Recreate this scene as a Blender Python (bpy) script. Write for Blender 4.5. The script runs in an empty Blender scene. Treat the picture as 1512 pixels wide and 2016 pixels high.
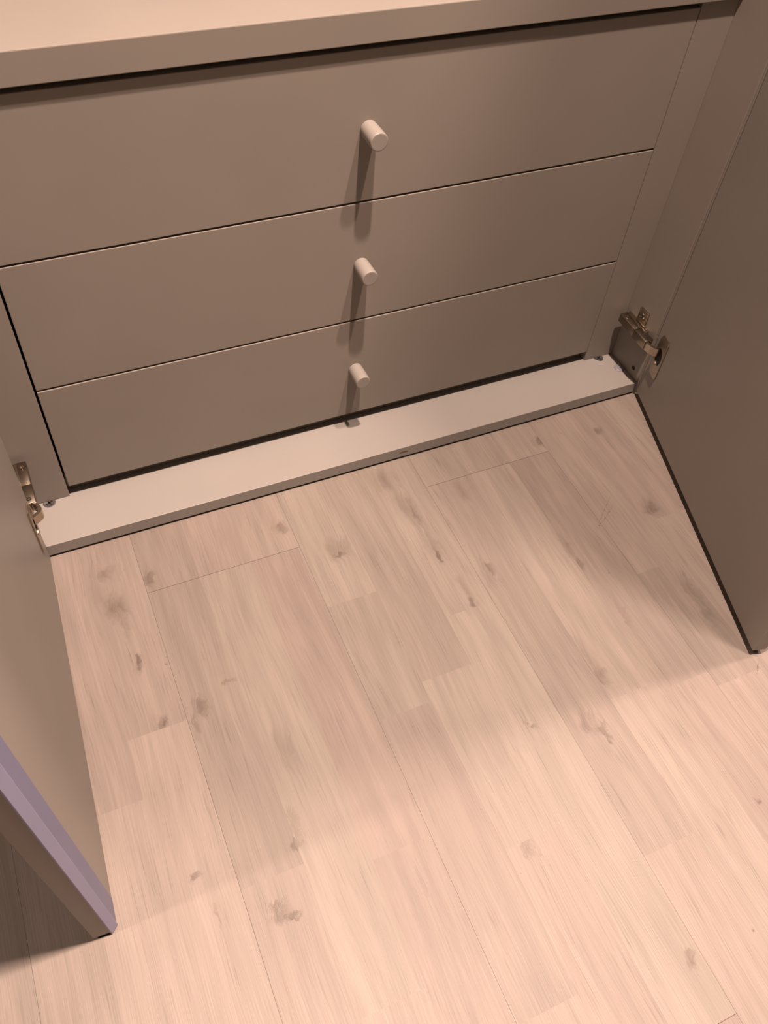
import bpy, bmesh, math, random
from mathutils import Vector, Matrix

random.seed(7)
scene = bpy.context.scene
COL = scene.collection

# ------------------------------------------------------------------ camera
cam_d = bpy.data.cameras.new('camera')
cam = bpy.data.objects.new('camera', cam_d)
COL.objects.link(cam)
cam.location = (0.2279, -0.6909, 0.8799)
cam.rotation_euler = (0.6677, -0.0690, -0.4116)
cam_d.sensor_fit = 'VERTICAL'
cam_d.sensor_height = 36.0
cam_d.lens = 1681.37 * 36.0 / 2016.0
cam_d.clip_start = 0.01
scene.camera = cam

# ------------------------------------------------------------------ world, view
w = bpy.data.worlds.new('world')
scene.world = w
w.use_nodes = True
w.node_tree.nodes['Background'].inputs[0].default_value = (0.02, 0.016, 0.013, 1)
w.node_tree.nodes['Background'].inputs[1].default_value = 0.0
scene.view_settings.view_transform = 'Standard'
scene.view_settings.look = 'None'
scene.view_settings.gamma = 1.0
scene.view_settings.use_curve_mapping = False
scene.view_settings.exposure = 0.82

# ------------------------------------------------------------------ ceiling downlights (a row of warm spots along the wardrobe front)
LAMP_COL = (1.0, 0.722, 0.588)
LAMPS = [  # x, y, z, watts, radius, cone, blend
    (-0.95, -0.475, 2.63, 74, 0.045, 110, 0.6),
    (0.585, -0.475, 2.65, 242, 0.032, 90, 1.0),
    (0.980, -0.578, 2.65, 152, 0.034, 90, 1.0),
    (1.750, -0.515, 2.63, 98, 0.050, 110, 0.6),
]
for (x, y, z, e, r, cone, blend) in LAMPS:
    ld = bpy.data.lights.new('ceiling_spot', 'SPOT')
    ld.spot_size = math.radians(cone)
    ld.spot_blend = blend
    ld.energy = e
    ld.color = LAMP_COL
    ld.shadow_soft_size = r
    lo = bpy.data.objects.new('ceiling_spot', ld)
    lo.location = (x, y, z)
    COL.objects.link(lo)


# ------------------------------------------------------------------ node helpers
class NT:
    def __init__(self, name):
        self.mat = bpy.data.materials.new(name)
        self.mat.use_nodes = True
        self.t = self.mat.node_tree
        self.bsdf = self.t.nodes['Principled BSDF']

    def n(self, typ, **kw):
        nd = self.t.nodes.new(typ)
        for k, v in kw.items():
            setattr(nd, k, v)
        return nd

    def put(self, sock, v):
        if isinstance(v, bpy.types.NodeSocket):
            self.t.links.new(v, sock)
        elif v is not None:
            sock.default_value = v

    def math(self, op, a, b=None, c=None, clamp=False):
        nd = self.n('ShaderNodeMath', operation=op, use_clamp=clamp)
        self.put(nd.inputs[0], a)
        self.put(nd.inputs[1], b)
        self.put(nd.inputs[2], c)
        return nd.outputs[0]

    def vmath(self, op, a, b=None):
        nd = self.n('ShaderNodeVectorMath', operation=op)
        self.put(nd.inputs[0], a)
        self.put(nd.inputs[1], b)
        return nd.outputs['Value'] if op in ('LENGTH', 'DOT_PRODUCT') else nd.outputs[0]

    def comb(self, x, y, z):
        nd = self.n('ShaderNodeCombineXYZ')
        for i, v in enumerate((x, y, z)):
            self.put(nd.inputs[i], v)
        return nd.outputs[0]

    def noise(self, vec, scale=1.0, detail=2.0, rough=0.5):
        nd = self.n('ShaderNodeTexNoise')
        self.put(nd.inputs['Vector'], vec)
        nd.inputs['Scale'].default_value = scale
        nd.inputs['Detail'].default_value = detail
        nd.inputs['Roughness'].default_value = rough
        return nd.outputs['Fac']

    def remap(self, v, a, b, c=0.0, d=1.0, smooth=True):
        nd = self.n('ShaderNodeMapRange', interpolation_type='SMOOTHSTEP' if smooth else 'LINEAR', clamp=True)
        self.put(nd.inputs[0], v)
        for i, q in enumerate((a, b, c, d)):
            self.put(nd.inputs[i + 1], q)
        return nd.outputs[0]

    def mix(self, fac, a, b, blend='MIX'):
        nd = self.n('ShaderNodeMix', data_type='RGBA', blend_type=blend)
        self.put(nd.inputs[0], fac)
        self.put(nd.inputs[6], a)
        self.put(nd.inputs[7], b)
        return nd.outputs[2]

    def bump(self, h, strength, dist):
        nd = self.n('ShaderNodeBump')
        nd.inputs['Strength'].default_value = strength
        nd.inputs['Distance'].default_value = dist
        self.put(nd.inputs['Height'], h)
        self.put(self.bsdf.inputs['Normal'], nd.outputs[0])


def rgba(c):
    return (c[0], c[1], c[2], 1.0)


def foil(name, col, rough=0.42, spec=0.22, tex=0.06, var=0.02):
    """matt melamine foil with a faint orange-peel relief"""
    m = NT(name)
    geo = m.n('ShaderNodeNewGeometry').outputs['Position']
    fine = m.noise(geo, 900, 2, 0.6)
    broad = m.noise(geo, 9, 2, 0.5)
    k = m.remap(broad, 0.3, 0.7, 1 - var, 1 + var)
    c = m.mix(1.0, rgba(col), m.comb(k, k, k), 'MULTIPLY')
    m.put(m.bsdf.inputs['Base Color'], c)
    m.bsdf.inputs['Roughness'].default_value = rough
    m.bsdf.inputs['Specular IOR Level'].default_value = spec
    m.bump(fine, tex, 0.0004)
    return m.mat


def metal(name, col, rough):
    m = NT(name)
    geo = m.n('ShaderNodeNewGeometry').outputs['Position']
    r = m.remap(m.noise(geo, 70, 1), 0.3, 0.7, rough * 0.9, rough * 1.12)
    m.put(m.bsdf.inputs['Base Color'], rgba(col))
    m.put(m.bsdf.inputs['Roughness'], r)
    m.bsdf.inputs['Metallic'].default_value = 1.0
    return m.mat


M_BOARD = foil('greige_foil', (0.248, 0.228, 0.203))
M_DOOR = foil('door_foil', (0.276, 0.257, 0.234))
M_BASE = foil('pale_carcass_foil', (0.284, 0.273, 0.258))
M_KNOB = foil('knob_plastic', (0.272, 0.255, 0.235), rough=0.38, spec=0.45, tex=0.03)
M_EDGE = foil('lavender_edge_band', (0.168, 0.180, 0.305), rough=0.4, tex=0.02)
M_LIP = foil('lavender_edge_lip', (0.300, 0.308, 0.47), rough=0.4, tex=0.02)
M_NICKEL = metal('nickel', (0.46, 0.40, 0.32), 0.20)
M_NICKEL_D = metal('nickel_satin', (0.27, 0.23, 0.185), 0.30)
M_NICKEL_F = metal('nickel_flange', (0.36, 0.315, 0.25), 0.40)
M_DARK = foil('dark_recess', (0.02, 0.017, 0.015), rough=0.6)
M_ZINC = metal('zinc', (0.30, 0.30, 0.31), 0.42)
M_WALL = foil('wall_paint', (0.16, 0.115, 0.08), rough=0.85, spec=0.2)
M_CEIL = foil('ceiling_paint', (0.25,.22,.19), rough=0.9, spec=0.2)

clear = NT('clear_plastic')
clear.put(clear.bsdf.inputs['Base Color'], (0.40, 0.40, 0.46, 1))
clear.bsdf.inputs['Roughness'].default_value = 0.3
clear.bsdf.inputs['Transmission Weight'].default_value = 0.45
clear.bsdf.inputs['IOR'].default_value = 1.45
M_CLEAR = clear.mat

# ------------------------------------------------------------------ laminate floor material
# knots: x, y, radius x, radius y, strength
# scuffs: x, y, angle, half length, half width, strength
KNOTS_ALL = [
    (0.2066, -0.0981, 0.0160, 0.0200, 0.50),
    (0.2063, -0.0454, 0.0180, 0.0140, 0.36),
    (0.1930, -0.0731, 0.0100, 0.0300, 0.20),
    (0.2139, -0.1792, 0.0050, 0.0160, 0.55),
    (0.2122, -0.1254, 0.0060, 0.0250, 0.30),
    (0.2211, -0.2585, 0.0060, 0.0110, 0.62),
    (0.2646, -0.2574, 0.0090, 0.0140, 0.42),
    (0.2531, -0.2738, 0.0050, 0.0200, 0.30),
    (0.2541, -0.0716, 0.0070, 0.0160, 0.48),
    (0.4252, -0.0526, 0.0100, 0.0120, 0.58),
    (0.4817, -0.1184, 0.0080, 0.0080, 0.72),
    (0.4825, -0.1112, 0.0200, 0.0200, 0.25),
    (0.5864, -0.0282, 0.0200, 0.0220, 0.30),
    (0.5996, -0.0920, 0.0060, 0.0220, 0.50),
    (0.5928, -0.0776, 0.0140, 0.0300, 0.22),
    (0.5983, -0.1643, 0.0040, 0.0140, 0.65),
    (0.6001, -0.1514, 0.0080, 0.0250, 0.25),
    (0.6068, -0.2457, 0.0050, 0.0100, 0.65),
    (0.6095, -0.2294, 0.0060, 0.0300, 0.22),
    (0.6487, -0.2094, 0.0080, 0.0140, 0.45),
    (0.6458, -0.2231, 0.0100, 0.0200, 0.22),
    (0.9171, -0.0499, 0.0090, 0.0100, 0.42),
    (0.7023, -0.3890, 0.0100, 0.0180, 0.48),
    (0.7030, -0.3679, 0.0100, 0.0300, 0.22),
    (0.6644, -0.4461, 0.0090, 0.0100, 0.58),
    (0.6570, -0.4354, 0.0160, 0.0140, 0.28),
    (0.6693, -0.4532, 0.0040, 0.0080, 0.55),
    (0.5952, -0.4132, 0.0070, 0.0030, 0.45),
    (0.5275, -0.5295, 0.0100, 0.0100, 0.25),
    (0.6196, -0.6781, 0.0070, 0.0090, 0.50),
    (0.9043, -0.1983, 0.0120, 0.0160, 0.50),
    (0.8777, -0.3325, 0.0100, 0.0300, 0.40),
    (0.8752, -0.3675, 0.0120, 0.0200, 0.30),
    (0.2847, -0.4959, 0.0070, 0.0060, 0.62),
    (0.2754, -0.4906, 0.0140, 0.0100, 0.32),
    (0.2731, -0.4823, 0.0120, 0.0040, 0.30),
    (0.3123, -0.4355, 0.0070, 0.0050, 0.45),
    (0.3158, -0.4141, 0.0070, 0.0200, 0.28),
    (0.2094, -0.4258, 0.0080, 0.0035, 0.42),
    (0.8220, -0.0389, 0.0100, 0.0100, 0.45),
    (0.6751, -0.0753, 0.0160, 0.0250, 0.28),
    (0.7620, -0.2126, 0.0070, 0.0300, 0.30),
    (0.7627, -0.2429, 0.0060, 0.0200, 0.40),
    (0.3333, -0.3340, 0.0100, 0.0300, 0.18),
    (0.7811, -0.5797, 0.0040, 0.0040, 0.55),
    (0.6908, -0.6790, 0.0030, 0.0040, 0.55),
    (0.2997, -0.2389, 0.0100, 0.0025, 0.45),
    (0.2438, -0.1889, 0.0035, 0.0018, 0.60),
    (0.7758, -0.3290, 0.0040, 0.0300, 0.25),
    (0.2201, -0.4675, 0.0020, 0.0120, 0.20),
]
SCUFFS_ALL = [
    (0.8432, -0.1787, -2.449, 0.0342, 0.0014, 0.45),
    (0.8415, -0.1875, -2.537, 0.0305, 0.0014, 0.45),
    (0.8212, -0.1998, -2.425, 0.0072, 0.0014, 0.90),
    (0.8848, -0.4509, -2.377, 0.0118, 0.0011, 0.90),
    (0.9509, -0.0457, -1.025, 0.0016, 0.0014, 0.95),
    (0.8621, -0.0360, -0.871, 0.0070, 0.0009, 0.60),
    (0.2999, -0.3129, -1.373, 0.0010, 0.0013, 0.60),
    (0.5066, -0.5462, -1.218, 0.0010, 0.0010, 0.40),
    (0.7913, -0.2689, -1.107, 0.0011, 0.0012, 0.70),
]


def oak(name, KNOTS=(), SCUFFS=()):
    m = NT(name)
    pos = m.n('ShaderNodeNewGeometry').outputs['Position']
    oi = m.n('ShaderNodeObjectInfo')
    sep = m.n('ShaderNodeSeparateColor')
    m.put(sep.inputs[0], oi.outputs['Color'])
    tone, warm = sep.outputs[0], sep.outputs[1]
    seed = m.math('MULTIPLY', oi.outputs['Random'], 57.0)
    wob = m.n('ShaderNodeTexNoise')
    m.put(wob.inputs['Vector'], pos)
    wob.inputs['Scale'].default_value = 60
    wob.inputs['Detail'].default_value = 3
    off = m.vmath('SUBTRACT', wob.outputs['Color'], (0.5, 0.5, 0.5))
    off = m.vmath('MULTIPLY', off, (0.016, 0.028, 0.0))
    wob2 = m.n('ShaderNodeTexNoise')
    m.put(wob2.inputs['Vector'], m.vmath('MULTIPLY', pos, (1.0, 0.45, 1.0)))
    wob2.inputs['Scale'].default_value = 260
    wob2.inputs['Detail'].default_value = 2
    off2 = m.vmath('MULTIPLY', m.vmath('SUBTRACT', wob2.outputs['Color'], (0.5, 0.5, 0.5)), (0.008, 0.016, 0.0))
    wp = m.vmath('ADD', m.vmath('ADD', pos, off), off2)
    kn = None
    if KNOTS:
        for (x, y, rx, ry, s) in KNOTS:
            v = m.vmath('SUBTRACT', wp, (x, y, 0))
            v = m.vmath('MULTIPLY', v, (1 / (rx * 1.35), 1 / (ry * 1.35), 0))
            f = m.remap(m.vmath('LENGTH', v), 1.0, 0.0, 0.0, min(.95, s * 1.3))
            kn = f if kn is None else m.math('MAXIMUM', kn, f)
    # grain coordinates, bent around the knots
    s3 = m.n('ShaderNodeSeparateXYZ')
    m.put(s3.inputs[0], pos)
    slow = m.noise(m.vmath('MULTIPLY', pos, (9, 2.2, 0)), 1, 2)
    gx = m.math('ADD', s3.outputs[0], m.math('MULTIPLY', slow, 0.03))
    if kn is not None:
        gx = m.math('ADD', gx, m.math('MULTIPLY', kn, 0.018))
    g = m.comb(m.math('ADD', gx, seed), m.math('ADD', s3.outputs[1], m.math('MULTIPLY', seed, 0.37)), 0)
    fine = m.noise(m.vmath('MULTIPLY', g, (520, 13, 1)), 1, 3, 0.6)
    pores = m.noise(m.vmath('MULTIPLY', g, (620, 20, 1)), 1, 2, 0.5)
    mid = m.noise(m.vmath('MULTIPLY', g, (85, 4.5, 1)), 1, 3, 0.55)
    cloud = m.noise(m.vmath('MULTIPLY', g, (22, 6, 1)), 1, 2, 0.5)
    zone = m.remap(m.noise(m.vmath('MULTIPLY', g, (30, 9, 1)), 1, 1), 0.42, 0.62)
    k = m.remap(fine, 0.25, 0.75, 0.91, 1.08, False)
    k = m.math('MULTIPLY', k, m.remap(mid, 0.3, 0.7, 0.915, 1.06))
    k = m.math('MULTIPLY', k, m.remap(cloud, 0.3, 0.7, 0.95, 1.04))
    pr = m.math('MULTIPLY', m.remap(pores, 0.55, 0.72), m.math('MULTIPLY_ADD', zone, 0.17, 0.05))
    k = m.math('MULTIPLY', k, m.math('SUBTRACT', 1.0, pr))
    k = m.math('MULTIPLY', k, tone)
    c = m.mix(warm, (0.230, 0.204, 0.177, 1), (0.236, 0.197, 0.175, 1))
    c = m.mix(1.0, c, m.comb(k, k, k), 'MULTIPLY')
    if kn is not None:
        fib = m.math('MULTIPLY', kn, m.remap(mid, 0.35, 0.68, 1.15, 0.55))
        c = m.mix(fib, c, (0.092, 0.069, 0.055, 1))
    if SCUFFS:
        sc = None
        for (x, y, a, hl, hw, s) in SCUFFS:
            v = m.vmath('SUBTRACT', pos, (x, y, 0))
            u = m.vmath('DOT_PRODUCT', v, (math.cos(a) / hl, math.sin(a) / hl, 0))
            t = m.vmath('DOT_PRODUCT', v, (-math.sin(a) / hw, math.cos(a) / hw, 0))
            f = m.remap(m.vmath('LENGTH', m.comb(u, t, 0)), 1.0, 0.3, 0.0, s)
            sc = f if sc is None else m.math('MAXIMUM', sc, f)
        dash = m.remap(m.noise(pos, 420, 1), 0.42, 0.60)
        c = m.mix(m.math('MULTIPLY', sc, dash), c, (0.05, 0.04, 0.035, 1))
    m.put(m.bsdf.inputs['Base Color'], c)
    m.put(m.bsdf.inputs['Roughness'], m.remap(fine, 0.3, 0.7, 0.42, 0.56, False))
    m.bsdf.inputs['Specular IOR Level'].default_value = 0.30
    m.bump(m.math('ADD', fine, m.math('MULTIPLY', pores, -0.5)), 0.45, 0.0007)
    return m.mat


M_OAK = oak('oak_laminate')
M_CORE = foil('laminate_core', (0.16, 0.11, 0.08), rough=0.8)


# ------------------------------------------------------------------ mesh helpers (vertices in world coordinates)
def box(bm, x0, x1, y0, y1, z0, z1, bev=0.0, seg=2, mat=None):
    r = bmesh.ops.create_cube(bm, size=1.0)
    vs = r['verts']
    for v in vs:
        v.co = Vector((x0 + (v.co.x + .5) * (x1 - x0), y0 + (v.co.y + .5) * (y1 - y0), z0 + (v.co.z + .5) * (z1 - z0)))
    if bev > 0:
        es = list({e for v in vs for e in v.link_edges})
        g = bmesh.ops.bevel(bm, geom=es, offset=bev, segments=seg, profile=0.5, affect='EDGES', clamp_overlap=True)
        vs = list({v for f in g['faces'] for v in f.verts} | {v for v in vs if v.is_valid})
    if mat is not None:
        bmesh.ops.transform(bm, matrix=mat, verts=vs)
    return vs


def bx(*a, **k):
    bm = bmesh.new()
    box(bm, *a, **k)
    return bm


def prism(bm, pts, z0, z1, mat=None):
    """extrude a plan polygon between two heights"""
    a = [bm.verts.new((p[0], p[1], z0)) for p in pts]
    b = [bm.verts.new((p[0], p[1], z1)) for p in pts]
    n = len(pts)
    bm.faces.new(a[::-1])
    bm.faces.new(b)
    for i in range(n):
        bm.faces.new((a[i], a[(i + 1) % n], b[(i + 1) % n], b[i]))
    if mat is not None:
        bmesh.ops.transform(bm, matrix=mat, verts=a + b)
    return a + b


def lathe(bm, prof, seg=32, mat=None):
    """profile of (radius, height) turned round local Z"""
    rings = []
    for (r, h) in prof:
        if r < 1e-6:
            rings.append([bm.verts.new((0, 0, h))])
        else:
            rings.append([bm.verts.new((r * math.cos(2 * math.pi * i / seg), r * math.sin(2 * math.pi * i / seg), h)) for i in range(seg)])
    for p, q in zip(rings, rings[1:]):
        for i in range(seg):
            j = (i + 1) % seg
            if len(p) == 1 and len(q) == 1:
                continue
            if len(p) == 1:
                bm.faces.new((p[0], q[i], q[j]))
            elif len(q) == 1:
                bm.faces.new((p[i], p[j], q[0]))
            else:
                bm.faces.new((p[i], p[j], q[j], q[i]))
    vs = [v for r in rings for v in r]
    if mat is not None:
        bmesh.ops.transform(bm, matrix=mat, verts=vs)
    return vs


def link(name, bm, mat, parent=None, smooth=False):
    bmesh.ops.recalc_face_normals(bm, faces=bm.faces)
    me = bpy.data.meshes.new(name)
    bm.to_mesh(me)
    bm.free()
    if mat:
        me.materials.append(mat)
    if smooth:
        me.polygons.foreach_set('use_smooth', [True] * len(me.polygons))
        me.set_sharp_from_angle(angle=math.radians(35))
    o = bpy.data.objects.new(name, me)
    COL.objects.link(o)
    if parent is not None:
        o.parent = parent
        if parent.type == 'EMPTY':
            o.location = -parent.location
    return o


def tag(o, label=None, cat=None, group=None, kind=None):
    if label: o['label'] = label
    if cat: o['category'] = cat
    if group: o['group'] = group
    if kind: o['kind'] = kind
    return o


def thing(name, label, cat, loc):
    o = bpy.data.objects.new(name, None)
    o.empty_display_size = 0.1
    o.location = loc
    COL.objects.link(o)
    return tag(o, label, cat)


# ------------------------------------------------------------------ measures (metres; y = 0 is the wardrobe front, z = 0 the floor)
XL, XR = 0.1405, 1.0085          # inner faces of the side panels
TP = 0.016                       # panel thickness
DEPTH = 0.58
HGT = 2.00
ZB0, ZB1 = 0.004, 0.0222         # base panel
YD = 0.0692                      # drawer front plane
DX0, DX1 = 0.1942, 0.9574        # drawer fronts
ZD, HD = 0.0403, 0.1609          # lowest drawer edge, drawer pitch
ZC0, ZC1, YC = 0.5276, 0.5562, 0.0640

# ------------------------------------------------------------------ room shell
RX0, RX1, RY0, RY1, RZ = -2.4, 3.2, -3.2, 0.62, 2.74
floor = tag(link('floor', bx(RX0, RX1, RY0, RY1, -0.06, -0.009), M_CORE), 'pale oak laminate floor laid in three-strip boards', 'floor', kind='structure')
tag(link('ceiling', bx(RX0 - .1, RX1 + .1, RY0 - .1, RY1 + .1, RZ, RZ + .1), M_CEIL), 'white painted ceiling above the room', 'ceiling', kind='structure')
tag(link('wall_back', bx(RX0 - .1, RX1 + .1, RY1, RY1 + .1, -0.06, RZ), M_WALL), 'off-white wall behind the wardrobe', 'wall', kind='structure')
tag(link('wall_front', bx(RX0 - .1, RX1 + .1, RY0 - .1, RY0, -0.06, RZ), M_WALL), 'off-white wall facing the wardrobe', 'wall', kind='structure')
tag(link('wall_right', bx(RX1, RX1 + .1, RY0, RY1, -0.06, RZ), M_WALL), 'off-white wall at the far right end', 'wall', kind='structure')
tag(link('wall_left', bx(RX0 - .1, RX0, RY0, RY1, -0.06, RZ), M_WALL), 'off-white wall at the far left end', 'wall', kind='structure')

# ------------------------------------------------------------------ laminate boards: floor > plank > strip
SW = 0.193 / 3
X0 = 0.2462
Y_TOP, Y_BOT = 0.10, -1.35
# joints of the three strips of each board column, from the wardrobe outwards: (y where the piece starts, tone, warmth)
T = {
    -6: [(.10, .97, .5), (-.25, 1.0, .4), (-.62, .94, .7), (-1.0, .98, .5)],
    -5: [(.10, .95, .6), (-.30, .98, .4), (-.74, .96, .6), (-1.1, .97, .5)],
    -4: [(.10, .98, .5), (-.18, .93, .5), (-.50, 1.0, .4), (-.93, .95, .6)],
    -3: [(.10, .93, .6), (-.22, .95, .5), (-.585, 1.02, .4), (-.98, .95, .6)],
    -2: [(.10, 1.0, .7), (-.3335, 1.10, .45), (-.80, .98, .5)],
    -1: [(.10, .99, .65), (-.266, 1.08, .50), (-.66, 1.03, .45), (-1.1, .99, .5)],
    0: [(.10, .91, .6), (-.0919, .92, .45), (-.455, 1.0, .55), (-.86, .96, .6)],
    1: [(.10, 1.02, .75), (-.0919, 1.03, .15), (-.60, 1.02, .55), (-1.02, .98, .5)],
    2: [(.10, 1.03, .55), (-.0919, .96, .9), (-.4782, .95, .85), (-.92, 1.0, .5)],
    3: [(.10, 1.06, .10), (-.188, .95, .10), (-.345, .93, .7), (-.66, 1.02, .7), (-1.05, .95, .5)],
    4: [(.10, .93, .25), (-.3195, 1.02, .15), (-.52, 1.02, .75), (-.90, .97, .5)],
    5: [(.10, .99, .2), (-.2520, 1.05, .05), (-.7315, .94, .9), (-1.1, .97, .5)],
    6: [(.10, .97, .15), (-.0589, .95, .4), (-.5805, 1.03, .6), (-.98, .97, .5)],
    7: [(.10, .97, .25), (-.0589, 1.05, .3), (-.42, 1.06, .3), (-.83, .98, .5)],
    8: [(.10, 1.0, .3), (-.0589, .92, .6), (-.4315, .98, .7), (-.80, 1.02, .5)],
    9: [(.10, .99, .6), (-.2837, .92, .4), (-.452, 1.03, .7), (-.88, 1.0, .5)],
    10: [(.10, .99, .75), (-.2172, 1.03, .4), (-.60, 1.0, .5), (-1.0, .96, .6)],
    11: [(.10, 1.02, .4), (-.16, .98, .5), (-.55, 1.0, .6), (-.95, .97, .5)],
    12: [(.10, .96, .5), (-.33, 1.0, .4), (-.75, .95, .6), (-1.12, .98, .5)],
    13: [(.10, .98, .5), (-.21, .94, .4), (-.57, 1.0, .6), (-.97, .96, .5)],
    14: [(.10, .95, .5), (-.40, 1.0, .4), (-.81, .95, .6)],
    15: [(.10, .97, .5), (-.12, 1.0, .6), (-.52, .95, .6), (-.96, .98, .5)],
    16: [(.10, .96, .5), (-.28, .99, .4), (-.68, .95, .6), (-1.06, .98, .5)],
    17: [(.10, .99, .5), (-.36, .95, .4), (-.78, 1.0, .6)],
}
BOARD_JOINT = {-6: -.74, -3: -.93, 0: -.0919, 3: -.7315, 6: -.0589, 9: -.88, 12: -.33, 15: -.68}
GAP = 0.00010
for k0 in range(-6, 18, 3):
    yj = BOARD_JOINT[k0]
    xa, xb = X0 + k0 * SW, X0 + (k0 + 3) * SW
    for (yt, yb) in ((Y_TOP, yj), (yj, Y_BOT)):
        plank = link('plank', bx(xa + GAP, xb - GAP, yb + GAP, yt - GAP, -0.009, -0.0006), M_CORE, floor)
        for k in range(k0, k0 + 3):
            segs = T[k]
            for i, (ys, tone, warm) in enumerate(segs):
                ye = segs[i + 1][0] if i + 1 < len(segs) else Y_BOT
                a, b = min(ys, yt), max(ye, yb)
                if a - b < 0.012:
                    continue
                sx0 = X0 + k * SW + (GAP if k == k0 else 0)
                sx1 = X0 + (k + 1) * SW - (GAP if k == k0 + 2 else 0)
                ga = GAP * 2.2 if abs(a - yt) < 1e-6 else 0
                gb = GAP * 2.2 if abs(b - yb) < 1e-6 else 0
                kk = [q for q in KNOTS_ALL if sx0 - q[2] * .3 < q[0] < sx1 + q[2] * .3 and b - q[3] * .3 < q[1] < a + q[3] * .3]
                ss = [q for q in SCUFFS_ALL if sx0 - .012 < q[0] < sx1 + .012 and b - .012 < q[1] < a + .012]
                mt = oak('oak_laminate_knots', kk, ss) if kk or ss else M_OAK
                s = link('strip', bx(sx0, sx1, b + gb, a - ga, -0.0006, 0.0), mt, plank)
                s.color = (tone, warm, 0, 1)
# the rest of the floor, away from the picture
bm = bmesh.new()
for (a, b, c, d_) in ((RX0, X0 - 6 * SW, RY0, RY1), (X0 + 18 * SW, RX1, RY0, RY1), (X0 - 6 * SW, X0 + 18 * SW, RY0, Y_BOT), (X0 - 6 * SW, X0 + 18 * SW, Y_TOP, RY1)):
    n = max(1, int(round((b - a) / 0.193)))
    for i in range(n):
        box(bm, a + (b - a) * i / n + GAP, a + (b - a) * (i + 1) / n - GAP, c + GAP, d_ - GAP, -0.009, 0.0)
rest = tag(link('outer_planks', bm, M_OAK, floor), kind='stuff')
rest.color = (0.98, .5, 0, 1)

# ------------------------------------------------------------------ wardrobe
ward = thing('wardrobe', 'tall greige wardrobe with both hinged doors standing open', 'wardrobe', ((XL + XR) / 2, DEPTH / 2, 0))
link('side_panel', bx(XL - TP, XL, 0.0, DEPTH, 0.0, HGT, bev=.0008), M_BOARD, ward)
link('side_panel', bx(XR, XR + TP, 0.0, DEPTH, 0.0, HGT, bev=.0008), M_BOARD, ward)
base = link('base_panel', bx(XL + .0002, XR - .0002, 0.0, DEPTH - .006, ZB0, ZB1, bev=.0006), M_BASE, ward)
link('top_panel', bx(XL + .0002, XR - .0002, 0.0, DEPTH - .006, HGT - TP, HGT, bev=.0006), M_BOARD, ward)
link('back_panel', bx(XL + .0002, XR - .0002, DEPTH - .0055, DEPTH - .001, 0.0, HGT), M_BOARD, ward)
tag(link('chip_mark', bx(.6185, .6310, -.0003, .0001, .0125, .0146, bev=.0001), foil('chipped_edge', (.13, .095, .07), rough=.8), base), 'small brown chip in the front edge')
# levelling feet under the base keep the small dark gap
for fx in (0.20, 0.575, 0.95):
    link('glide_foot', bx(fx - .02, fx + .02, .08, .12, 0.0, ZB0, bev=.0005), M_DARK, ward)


def door(hx, hy, ex, ey, side):
    """slab whose inner face runs from the hinge edge to the free edge; side=+1 puts the thickness towards +x"""
    u = Vector((ex - hx, ey - hy, 0))
    wd = u.length
    u.normalize()
    n = Vector((-u.y, u.x, 0)) * (1 if side > 0 else -1)
    if n.x * side < 0:
        n = -n
    # local: x = along the width, y = thickness outwards, z = up
    mt = Matrix(((u.x, n.x, 0, hx), (u.y, n.y, 0, hy), (0, 0, 1, 0), (0, 0, 0, 1)))
    return mt, wd


Z_DOOR0, Z_DOOR1, T_DOOR = 0.0075, 1.998, 0.0175
# right-hand door
mr, wr = door(1.0088, -0.0045, 0.8860, -0.4325, +1)
dr = link('door', bx(0, wr, 0, T_DOOR, .0108, Z_DOOR1, bev=.0012, mat=mr), M_DOOR, ward)
tag(dr, 'right-hand open door turned inwards over the floor')
# left-hand door
ml, wl = door(0.1507, -0.0045, 0.1312, -0.4465, -1)
bm = bmesh.new()
CH = .0062                                   # chamfer along the free edge
prism(bm, [(0, .0008), (.0008, 0), (wl - CH, 0), (wl, CH - .0004), (wl, T_DOOR + .0035), (wl - .001, T_DOOR + .0045), (.001, T_DOOR + .0045), (0, T_DOOR + .0035)], Z_DOOR0, Z_DOOR1, mat=ml)
dl = link('door', bm, M_DOOR, ward)
tag(dl, 'left-hand open door with lavender edge band')
e1 = link('edge_band', bx(wl - .0285, wl - CH - .0003, -.0005, .0004, Z_DOOR0 + .0005, Z_DOOR1, bev=.0002, mat=ml), M_EDGE, dl)
tag(e1, 'lavender band along the inner face')
bm = bmesh.new()
prism(bm, [(wl - CH, -.0006), (wl - CH + .0006, -.0006), (wl + .0006, CH - .0010), (wl + .0006, CH), (wl - .0006, CH), (wl - CH, .0008)], Z_DOOR0 - .004, Z_DOOR1, mat=ml)
e2 = link('edge_lip', bm, M_LIP, dl)
tag(e2, 'lighter lavender lip on the door edge')
link('door_gap_shade', bx(wl - .018, wl - .002, .0065, .019, 0.0012, Z_DOOR0 + .0003, bev=.0006, mat=ml), M_DARK, dl)  # near-black block standing in for the shade in the gap under the door


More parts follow.
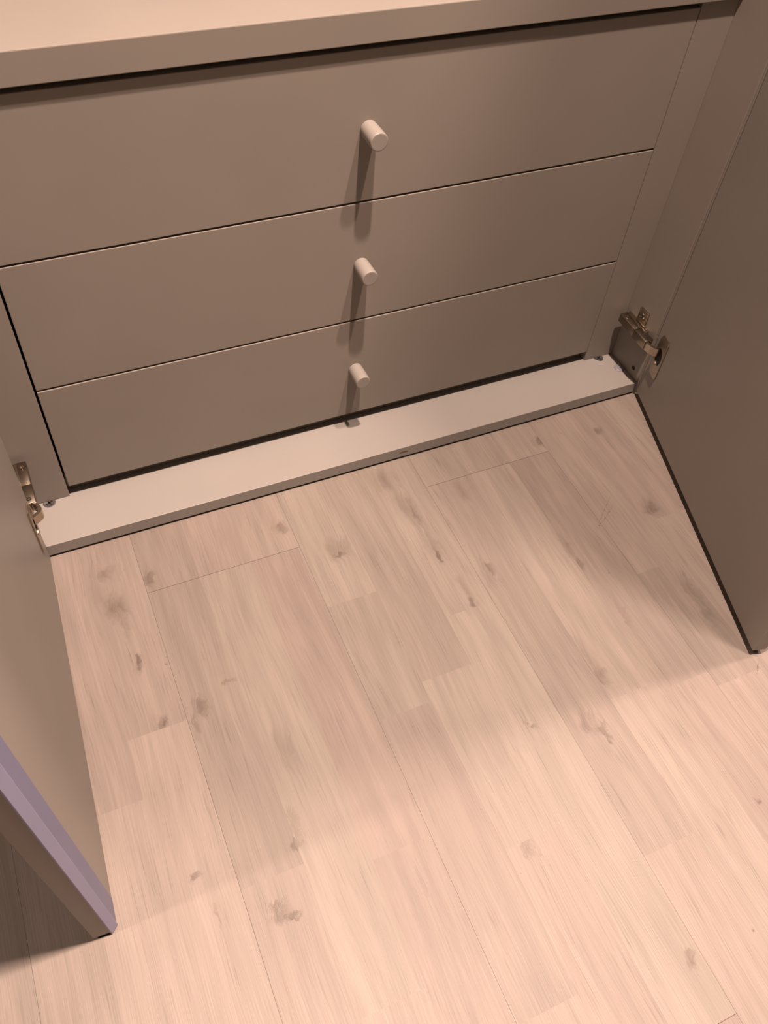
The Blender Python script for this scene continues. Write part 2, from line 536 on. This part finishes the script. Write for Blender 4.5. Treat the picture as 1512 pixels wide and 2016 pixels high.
# ------------------------------------------------------------------ cup hinges
def hinge(side, md, z):
    """side=+1 right panel, -1 left panel; md = door matrix"""
    px = XR if side > 0 else XL

    def X(p):          # distance off the side panel -> world x
        return px - side * p

    def pb(name, p0, p1, y0, y1, z0, z1, mat, parent, bev=.0008):
        a, b = sorted((X(p0), X(p1)))
        return link(name, bx(a, b, y0, y1, z0, z1, bev=bev), mat, parent, True)

    root = bpy.data.objects.new('hinge', None)
    COL.objects.link(root)
    root.parent = ward
    root.location = -ward.location + Vector((px, 0, z))
    root['label'] = 'nickel cup hinge joining the door to the side panel'

    def sub(o):
        o.location = -Vector((px, 0, z))
        return o
    # mounting plate: strip along the panel plus upper and lower wing
    bm = bmesh.new()
    a, b = sorted((X(0), X(.0028)))
    box(bm, a, b, .014, .062, z - .010, z + .0085, bev=.0006)
    a, b = sorted((X(0), X(.0034)))
    box(bm, a, b, .0235, .0430, z + .008, z + .0310, bev=.0013)
    a, b = sorted((X(.0026), X(.0075)))
    box(bm, a, b, .012, .060, z + .0065, z + .0088, bev=.0005)
    sub(link('mounting_plate', bm, M_NICKEL, root, True))
    # screws in the wings
    for s in (1,):
        bm = bmesh.new()
        mt = Matrix.Translation((X(.0034), .0338, z + s * .0215)) @ Matrix.Rotation(-side * math.pi / 2, 4, 'Y')
        lathe(bm, [(0, .0004), (.0016, .0004), (.0018, .0012), (.0036, .0012), (.0046, .0)], 20, mt)
        sub(link('screw', bm, M_NICKEL_D, root, True))
    # arm: back half and a slightly wider front half
    a, b = sorted((X(.0045), X(.0178)))
    bm = bmesh.new()
    box(bm, a, b, .024, .0625, z - .0055, z + .0075, bev=.0012)
    a, b = sorted((X(.0045), X(.0186)))
    box(bm, a, b, -.0035, .0255, z - .0065, z + .0080, bev=.0012)
    sub(link('arm', bm, M_NICKEL_D, root, True))
    for yy in (.053, .003):
        bm = bmesh.new()
        mt = Matrix.Translation((X(.0118), yy, z + .0077))
        lathe(bm, [(0, .0002), (.0012, .0002), (.0013, .0009), (.0026, .0009), (.0030, 0)], 20, mt)
        sub(link('adjusting_screw', bm, M_NICKEL if yy > .02 else M_DARK, root, True))
    # flange on the door with the round cup opening
    uc, vc = .0235, z - .004
    hw_, hh = .0125, .0345
    out = []
    for (a, b) in ((-hw_, -hh + .010), (-hw_ + .006, -hh), (hw_ - .003, -hh), (hw_, -hh + .004), (hw_, hh - .004), (hw_ - .003, hh), (-hw_ + .006, hh), (-hw_, hh - .010)):
        out.append((a, b))
    N = 32
    # resample the outline to N points by angle
    def ray(th):
        best = 1
        dx, dz = math.cos(th), math.sin(th)
        best = 9
        for i in range(len(out)):
            (x1, y1), (x2, y2) = out[i], out[(i + 1) % len(out)]
            ex, ey = x2 - x1, y2 - y1
            det = dx * (-ey) + ex * dz
            if abs(det) < 1e-12:
                continue
            t = (x1 * (-ey) + ex * y1) / det
            q = (dx * y1 - dz * x1) / det
            if t > 0 and -1e-6 <= q <= 1 + 1e-6:
                best = min(best, t)
        return dx * best, dz * best
    ths = sorted([math.atan2(b, a) for a, b in out] + [2 * math.pi * (i + .5) / N - math.pi for i in range(N)])
    th_ = .0022
    bm = bmesh.new()
    rings = []
    for (face, y) in (('o', -.0001), ('o', -th_ + .0004), ('p', -th_), ('i', -th_), ('i', -.0001)):
        ring = []
        for th in ths:
            if face == 'i':
                a, b = .0092 * math.cos(th), .0140 * math.sin(th)
            else:
                a, b = ray(th)
                if face == 'p':
                    a, b = a * .97, b * .985
            ring.append(bm.verts.new(md @ Vector((uc + a, y, vc + b))))
        rings.append(ring)
    n = len(ths)
    for p, q in zip(rings, rings[1:] + rings[:1]):
        for i in range(n):
            bm.faces.new((p[i], p[(i + 1) % n], q[(i + 1) % n], q[i]))
    sub(link('cup_flange', bm, M_NICKEL_F, root, True))
    bm = bmesh.new()
    vs = [bm.verts.new(md @ Vector((uc + .0096 * math.cos(2 * math.pi * i / 28), -.0003, vc + .0146 * math.sin(2 * math.pi * i / 28)))) for i in range(28)]
    f = bm.faces.new(vs)
    g = bmesh.ops.extrude_face_region(bm, geom=[f])
    nv = [e for e in g['geom'] if isinstance(e, bmesh.types.BMVert)]
    off = (md.to_3x3() @ Vector((0, .00025, 0)))
    bmesh.ops.translate(bm, vec=off, verts=nv)
    sub(link('cup', bm, M_DARK, root))
    # bent link from the arm into the cup
    A = Vector((X(.0150), -.001, 0))
    D = md @ Vector((uc - .005, -.0012, 0)); D.z = 0
    B = Vector((X(.0160), -.0095, 0))
    Cc = md @ Vector((uc - .004, -.0085, 0)); Cc.z = 0
    if side < 0:
        B = Vector((X(.0235), -.0150, 0))
        Cc = Vector((X(.0225), -.0165, 0))
    path = []
    for i in range(11):
        t = i / 10
        path.append((1 - t) ** 3 * A + 3 * (1 - t) ** 2 * t * B + 3 * (1 - t) * t * t * Cc + t ** 3 * D)
    L_, R_ = [], []
    for i, p in enumerate(path):
        tg = (path[min(i + 1, 10)] - path[max(i - 1, 0)]).normalized()
        nn = Vector((-tg.y, tg.x, 0))
        L_.append(p + nn * .0019)
        R_.append(p - nn * .0019)
    bm = bmesh.new()
    prism(bm, [(p.x, p.y) for p in L_ + R_[::-1]], z - .0060, z + .0068)
    sub(link('link', bm, M_NICKEL, root, True))
    # pivot pin at the arm end
    bm = bmesh.new()
    lathe(bm, [(0, -.0072), (.0022, -.0072), (.0022, .0072), (0, .0072)], 18, Matrix.Translation((X(.0105), -.0040, z + .0004)))
    sub(link('pivot_pin', bm, M_NICKEL, root, True))
    return root


hinge(+1, mr, 0.1015)['label'] = 'nickel cup hinge on the right-hand door'
hinge(-1, ml, 0.1015)['label'] = 'nickel cup hinge on the left-hand door'

# drilled hole in the right side panel, cam fittings and a clear cap on the base panel
bm = bmesh.new()
lathe(bm, [(0, .0003), (.0030, .0003), (.0036, .0)], 24, Matrix.Translation((XR, .0165, .0378)) @ Matrix.Rotation(-math.pi / 2, 4, 'Y'))
link('drill_hole', bm, M_DARK, ward)
for (cx, cy) in ((0.1660, 0.0668), (0.9835, 0.0672)):
    bm = bmesh.new()
    lathe(bm, [(0, .0002), (.0058, .0002), (.0066, .0005), (.0074, .0004), (.0078, 0)], 32, Matrix.Translation((cx, cy, ZB1)))
    cf = link('cam_fitting', bm, M_ZINC, ward, True)
    bm = bmesh.new()
    for a in (0.5, 0.5 + math.pi / 2):
        box(bm, -.0048, .0048, -.0010, .0010, .0001, .0003, mat=Matrix.Translation((cx, cy, ZB1)) @ Matrix.Rotation(a, 4, 'Z'))
    link('cross_slot', bm, M_DARK, cf)
bm = bmesh.new()
lathe(bm, [(0, .0022), (.0045, .0020), (.0066, .0013), (.0076, .0)], 32, Matrix.Translation((1.0006, .0365, ZB1 + .0001)))
tag(link('bumper_cap', bm, M_CLEAR, ward, True), 'clear plastic cap stuck on the base panel')

# ------------------------------------------------------------------ drawer unit inside the wardrobe
unit = thing('drawer_unit', 'built-in greige three-drawer chest between the open wardrobe doors', 'drawers', ((XL + XR) / 2, .32, ZB1))
link('top_board', bx(XL + .0004, XR - .0004, YC, .565, ZC0, ZC1, bev=.0010), M_BOARD, unit)
link('filler_strip', bx(XL + .0004, .1916, YD, YD + .016, ZB1 + .0006, ZC0 - .0002, bev=.0003), M_BOARD, unit)
link('filler_strip', bx(.9584, XR - .0004, YD, YD + .016, ZB1 + .0006, ZC0 - .0002, bev=.0003), M_BOARD, unit)
for (a, b) in ((.1720, .1880), (.9620, .9780)):
    link('side_board', bx(a, b, YD + .0162, .56, ZB1, ZC0 - .0002), M_BOARD, unit)
link('kick_board', bx(.1922, .9578, YD + .0125, YD + .0158, ZB1, ZD + .012), M_BOARD, unit)
XK = 0.5755
for n in range(3):
    g = .0012
    z0 = ZD + n * HD + (g if n else 0)
    z1 = ZD + (n + 1) * HD - g - (.0006 if n == 2 else 0)
    yo = (0.0, 0.0004, 0.0)[n]
    dw = link('drawer', bx(DX0, DX1, YD - .0 + (0 if n else -.0004), YD + .016, z0, z1, bev=.0007, seg=2), M_BOARD, unit)
    dw['label'] = ('bottom drawer', 'middle drawer', 'top drawer')[n] + ' with a round knob'
    bm = bmesh.new()
    za, zb = z0 + .02, z1 - .03
    box(bm, DX0 + .012, DX0 + .026, YD + .0161, .52, za, zb)
    box(bm, DX1 - .026, DX1 - .012, YD + .0161, .52, za, zb)
    box(bm, DX0 + .0262, DX1 - .0262, .506, .52, za, zb)
    box(bm, DX0 + .0262, DX1 - .0262, YD + .0161, .5058, za, za + .008)
    link('drawer_box', bm, M_BOARD, dw)
    bm = bmesh.new()
    R = .0097
    zk = ZD + (n + .5) * HD + (.0005, 0, .0012)[n]
    mt = Matrix.Translation((XK, YD - (.0004 if n == 0 else 0), zk)) @ Matrix.Rotation(math.pi / 2, 4, 'X')
    prof = [(R * .92, -.0), (R * .94, .0008), (R * .97, .006), (R, .018), (R, .0272)]
    for i in range(1, 6):
        a = i / 5 * math.pi / 2
        prof.append((R - .0012 + .0012 * math.cos(a), .0272 + .0012 * math.sin(a)))
    prof += [(R - .0022, .0284), (0, .0284)]
    lathe(bm, prof, 48, mt)
    link('knob', bm, M_KNOB, dw, True)
